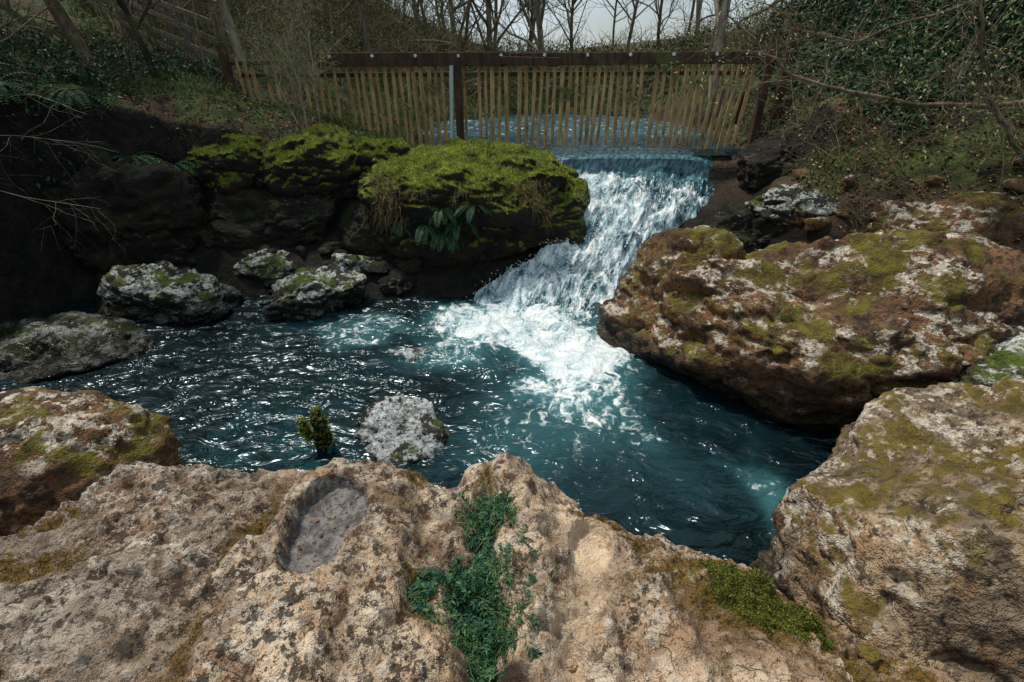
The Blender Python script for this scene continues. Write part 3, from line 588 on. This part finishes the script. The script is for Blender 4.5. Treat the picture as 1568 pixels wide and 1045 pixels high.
for px_,h0 in ((-.93,2.86),(-4.95,3.1),(4.45,3.2),(4.75,3.35)): 
    g=float(tz(px_,FY)[0])-.3 if px_>-4 or px_<-4.5 else 1; Bp.add((px_,FY-.20 if px_>-4 and px_<4 else FY-.02,(g+h0)/2),(.13,.12,h0-g),None,.012)
for a,h0 in ((4.3,3.25),(4.55,3.4),(4.2,3.1)): Bp.add((a,FY+.3,(1.8+h0)/2),(.06,.05,h0-1.8),Matrix.Rotation(.08*rr.normal(),3,'Y'))
Bp.ob('posts',WD,FE)
T=Tube(); T.add([(-1.02,FY-.30,2.78),(-1.04,FY-.34,2.3),(-1.08,FY-.44,1.45)],.032,10); T.ob('pipe',PIPE,FE)
Bp=Box()
for i in range(11):
    a=-3.1+i*.73; Bp.add((a,FY-.148,2.91+.04*(a+3.4)/8),(.045,.03,.045),Matrix.Rotation(i,3,'Y'),.008)
Bp.ob('bolts',STEEL,FE)
RF=empty('post_and_rail_fence'); Bp=Box(); PR=[(-5.1,10.3),(-6.3,11.4),(-7.6,12.6),(-9.0,13.8),(-10.6,15.0),(-12.5,16.2)]
PZ=[float(tz(a,b,False)[0]) for a,b in PR]
for (a,b),g in zip(PR,PZ): Bp.add((a,b,g+.45),(.14,.12,1.5),Matrix.Rotation(.03*rr.normal(),3,'X'),.012)
for i in range(len(PR)-1):
    for k in range(4): z0=.25+.27*k; span(Bp,(PR[i][0],PR[i][1]-.09,PZ[i]+z0),(PR[i+1][0],PR[i+1][1]-.09,PZ[i+1]+z0+.02*rr.normal()),.10,.035)
Bp.ob('posts_and_rails',wood('rail_wood',(.08,.06,.04),(.20,.165,.12)),RF)

# ------------------------------------------------------------ foreground plants, stump, litter
WEED=leaf_mat('weed_leaf',(.008,.040,.022),(.028,.10,.048),(.07,.15,.045),.6)
def weed(name,cx,cy,rx,ry,n,L,seed):
    q=np.random.default_rng(seed); e=empty(name); a=np.clip(q.normal(0,.5,n),-1,1); b=np.clip(q.normal(0,.5,n),-1,1); x=cx+a*rx; y=cy+b*ry; z=fg(x,y)[0]+.03*(1-a*a-b*b).clip(0,1)
    O=[];D=[];N=[];T=Tube()
    for i in range(n):
        p=np.array([x[i],y[i],z[i]-.01]); d=np.array([a[i]*1.0+q.normal()*.5,b[i]*1.0+q.normal()*.5,.8]); d/=np.linalg.norm(d); l=L*q.uniform(.5,1.2); P=[p]
        for k in range(6):
            d=d+np.array([0,0,-.2]); d/=np.linalg.norm(d); P.append(P[-1]+d*l/6)
            sd=np.cross(d,[0,0,1.]); sd/=np.linalg.norm(sd)+1e-6
            if k>=1:
                for sg in (-1,1): O.append(P[-1]);D.append(sd*sg+d*.8);N.append(np.cross(sd,d)+q.normal(size=3)*.4)
        O.append(P[-1]);D.append(d);N.append(np.cross(sd,d)+q.normal(size=3)*.2); T.add(P[:6],.0014,3)
    O=np.array(O); leaves('leaves',O,np.array(D),np.array(N),q.uniform(.6,1.3,len(O))*L*.30,q.uniform(.6,1.1,len(O))*L*.14,WEED,None,e); T.ob('stems',GR,e)
    n2=700; gx_=cx+q.normal(0,.5,n2)*rx; gy_=cy+q.normal(0,.5,n2)*ry; G=xyz(gx_,gy_,fg(gx_,gy_)[0]); blades('grass_blades',G,q.normal(size=G.shape)*.7+[0,-.2,.8],q.uniform(.04,.11,n2),.0032,leaf_mat('wgrass',(.02,.07,.02),(.08,.17,.05),(.22,.2,.09)),.8,e)
weed('leafy_weed',-.15,1.20,.17,.15,430,.09,1); weed('leafy_weed',-.09,1.04,.13,.11,190,.075,2); weed('leafy_weed',-.12,1.57,.12,.11,190,.075,3)
k=np.where(moss>.4)[0]; c=rng.choice(k,10000); G=xyz(fgx[c]+rng.normal(0,.006,len(c)),fgy[c]+rng.normal(0,.006,len(c))); G[:,2]=fg(G[:,0],G[:,1])[0]
blades('moss',G,rng.normal(size=G.shape)*.6+[0,0,1],rng.uniform(.004,.013,len(c)),.004,leaf_mat('moss_tuft_b',(.05,.075,.010),(.16,.19,.03),(.24,.17,.04)),.2)
k=np.where((och>.6)&(fgy>.6))[0]
c=rng.choice(k,8000); G=xyz(fgx[c],fgy[c]); G[:,2]=fg(G[:,0],G[:,1])[0]
blades('moss',G,rng.normal(size=G.shape)*.6+[0,0,1],rng.uniform(.004,.011,len(c)),.003,leaf_mat('brown_moss',(.07,.045,.01),(.21,.14,.025)),.2)
px=rng.uniform(-1.8,1.4,60); py=rng.uniform(.75,1.5,60); stones('loose_pebbles',np.stack([px,py,fg(px,py)[0]],1),.009,'right',8)
stones('loose_pebbles',[(.2,.96,float(fg(.2,.96)[0][0])),(1.25,.98,float(fg(1.25,.98)[0][0]))],.026,'right',9)
px=np.r_[rng.uniform(-.9,-.7,7),rng.uniform(-1.8,1.2,16)]; py=np.r_[rng.uniform(1.28,1.65,7),rng.uniform(.8,1.5,16)]; O=xyz(px,py,fg(px,py)[0]+.006); leaves('fallen_leaves',O,rng.normal(size=O.shape)*[1,1,.1],rng.normal(size=O.shape)*.2+[0,0,1],.028,.014,LIT)
T=Tube(); q=np.random.default_rng(4)
for i in range(26):
    a=q.uniform(-1.5,1.4); b=q.uniform(.75,1.4); an=q.uniform(0,6.3); l=q.uniform(.04,.14); u=np.linspace(0,1,5); xx=a+u*l*math.cos(an)+q.normal(0,.004,5); yy=b+u*l*math.sin(an); T.add(xyz(xx,yy,fg(xx,yy)[0]+.006),.0014,4)
T.ob('fallen_twigs',BARK)
T=Tube(); zz=np.linspace(-.5,.40,22); T.add(np.stack([-1.66+.03*np.sin(zz*7),3.34+.02*np.cos(zz*5),zz],1),.062*(1+.15*np.sin(zz*23))*np.r_[np.ones(19),.85,.7,.4],16)
zz=np.linspace(0,.2,10); T.add(np.stack([-1.66-.05-zz*.35,3.33-zz*.1,.12+zz],1),.032*np.r_[np.ones(8),.8,.4],12)
ob=T.ob('mossy_stump',MAT['mossy']); me=ob.data
V=np.array([v.co for v in me.vertices]); V[:,:2]+=.025*np.stack([fbm(V,14,4,1),fbm(V,14,4,2)],1); V[:,2]+=.05*fbm(V,20,3,3)*(V[:,2]>.2); me.vertices.foreach_set('co',V.astype(np.float32).ravel()); me.update()
k=rng.choice(np.where(V[:,2]>0)[0],2200); C=V[k]+rng.normal(0,.008,(2200,3)); Nn=C-np.array([-1.66,3.34,0])*[1,1,0]; Nn[:,2]=.05; blades('moss',C,Nn*12+rng.normal(size=C.shape)*.4,.014,.007,MOSS,.3)

# ------------------------------------------------------------ light, sky, camera
sd=Vector((-.34,.30,.88)).normalized(); el=math.asin(sd.z); az=math.atan2(sd.x,sd.y)
w=bpy.data.worlds.new('World'); S.world=w; w.use_nodes=True; nt=w.node_tree; bg=nt.nodes['Background']
sk=nt.nodes.new('ShaderNodeTexSky'); sk.sky_type='NISHITA'; sk.sun_disc=False; sk.sun_elevation=el; sk.sun_rotation=az; sk.air_density=1.; sk.dust_density=.6; sk.ozone_density=1.5
tc=nt.nodes.new('ShaderNodeTexCoord'); no=nt.nodes.new('ShaderNodeTexNoise'); no.inputs['Scale'].default_value=5; no.inputs['Detail'].default_value=5
mr=nt.nodes.new('ShaderNodeMapRange'); mr.inputs[1].default_value=.38; mr.inputs[2].default_value=.58; mr.inputs[3].default_value=.35; mr.inputs[4].default_value=.95
mi=nt.nodes.new('ShaderNodeMixRGB'); mi.inputs[2].default_value=(9.4,10.9,11.8,1)
nt.links.new(tc.outputs['Generated'],no.inputs['Vector']); nt.links.new(no.outputs['Fac'],mr.inputs[0]); nt.links.new(mr.outputs[0],mi.inputs[0]); nt.links.new(sk.outputs[0],mi.inputs[1])
nt.links.new(mi.outputs[0],bg.inputs[0]); bg.inputs[1].default_value=.068
l=bpy.data.lights.new('sun','SUN'); l.energy=3.9; l.angle=math.radians(5); l.color=(1,.92,.80); lo=bpy.data.objects.new('sun',l); S.collection.objects.link(lo); lo.rotation_euler=(-sd).to_track_quat('-Z','Y').to_euler()
cam=bpy.data.cameras.new('camera'); cam.lens=17.7; cam.sensor_width=36; cam.clip_end=800; cam.clip_start=.05
co=bpy.data.objects.new('camera',cam); S.collection.objects.link(co); co.location=(0,0,3); co.rotation_euler=(math.radians(60),0,0); S.camera=co
S.view_settings.view_transform='Standard'; S.view_settings.look='None'; S.view_settings.exposure=0
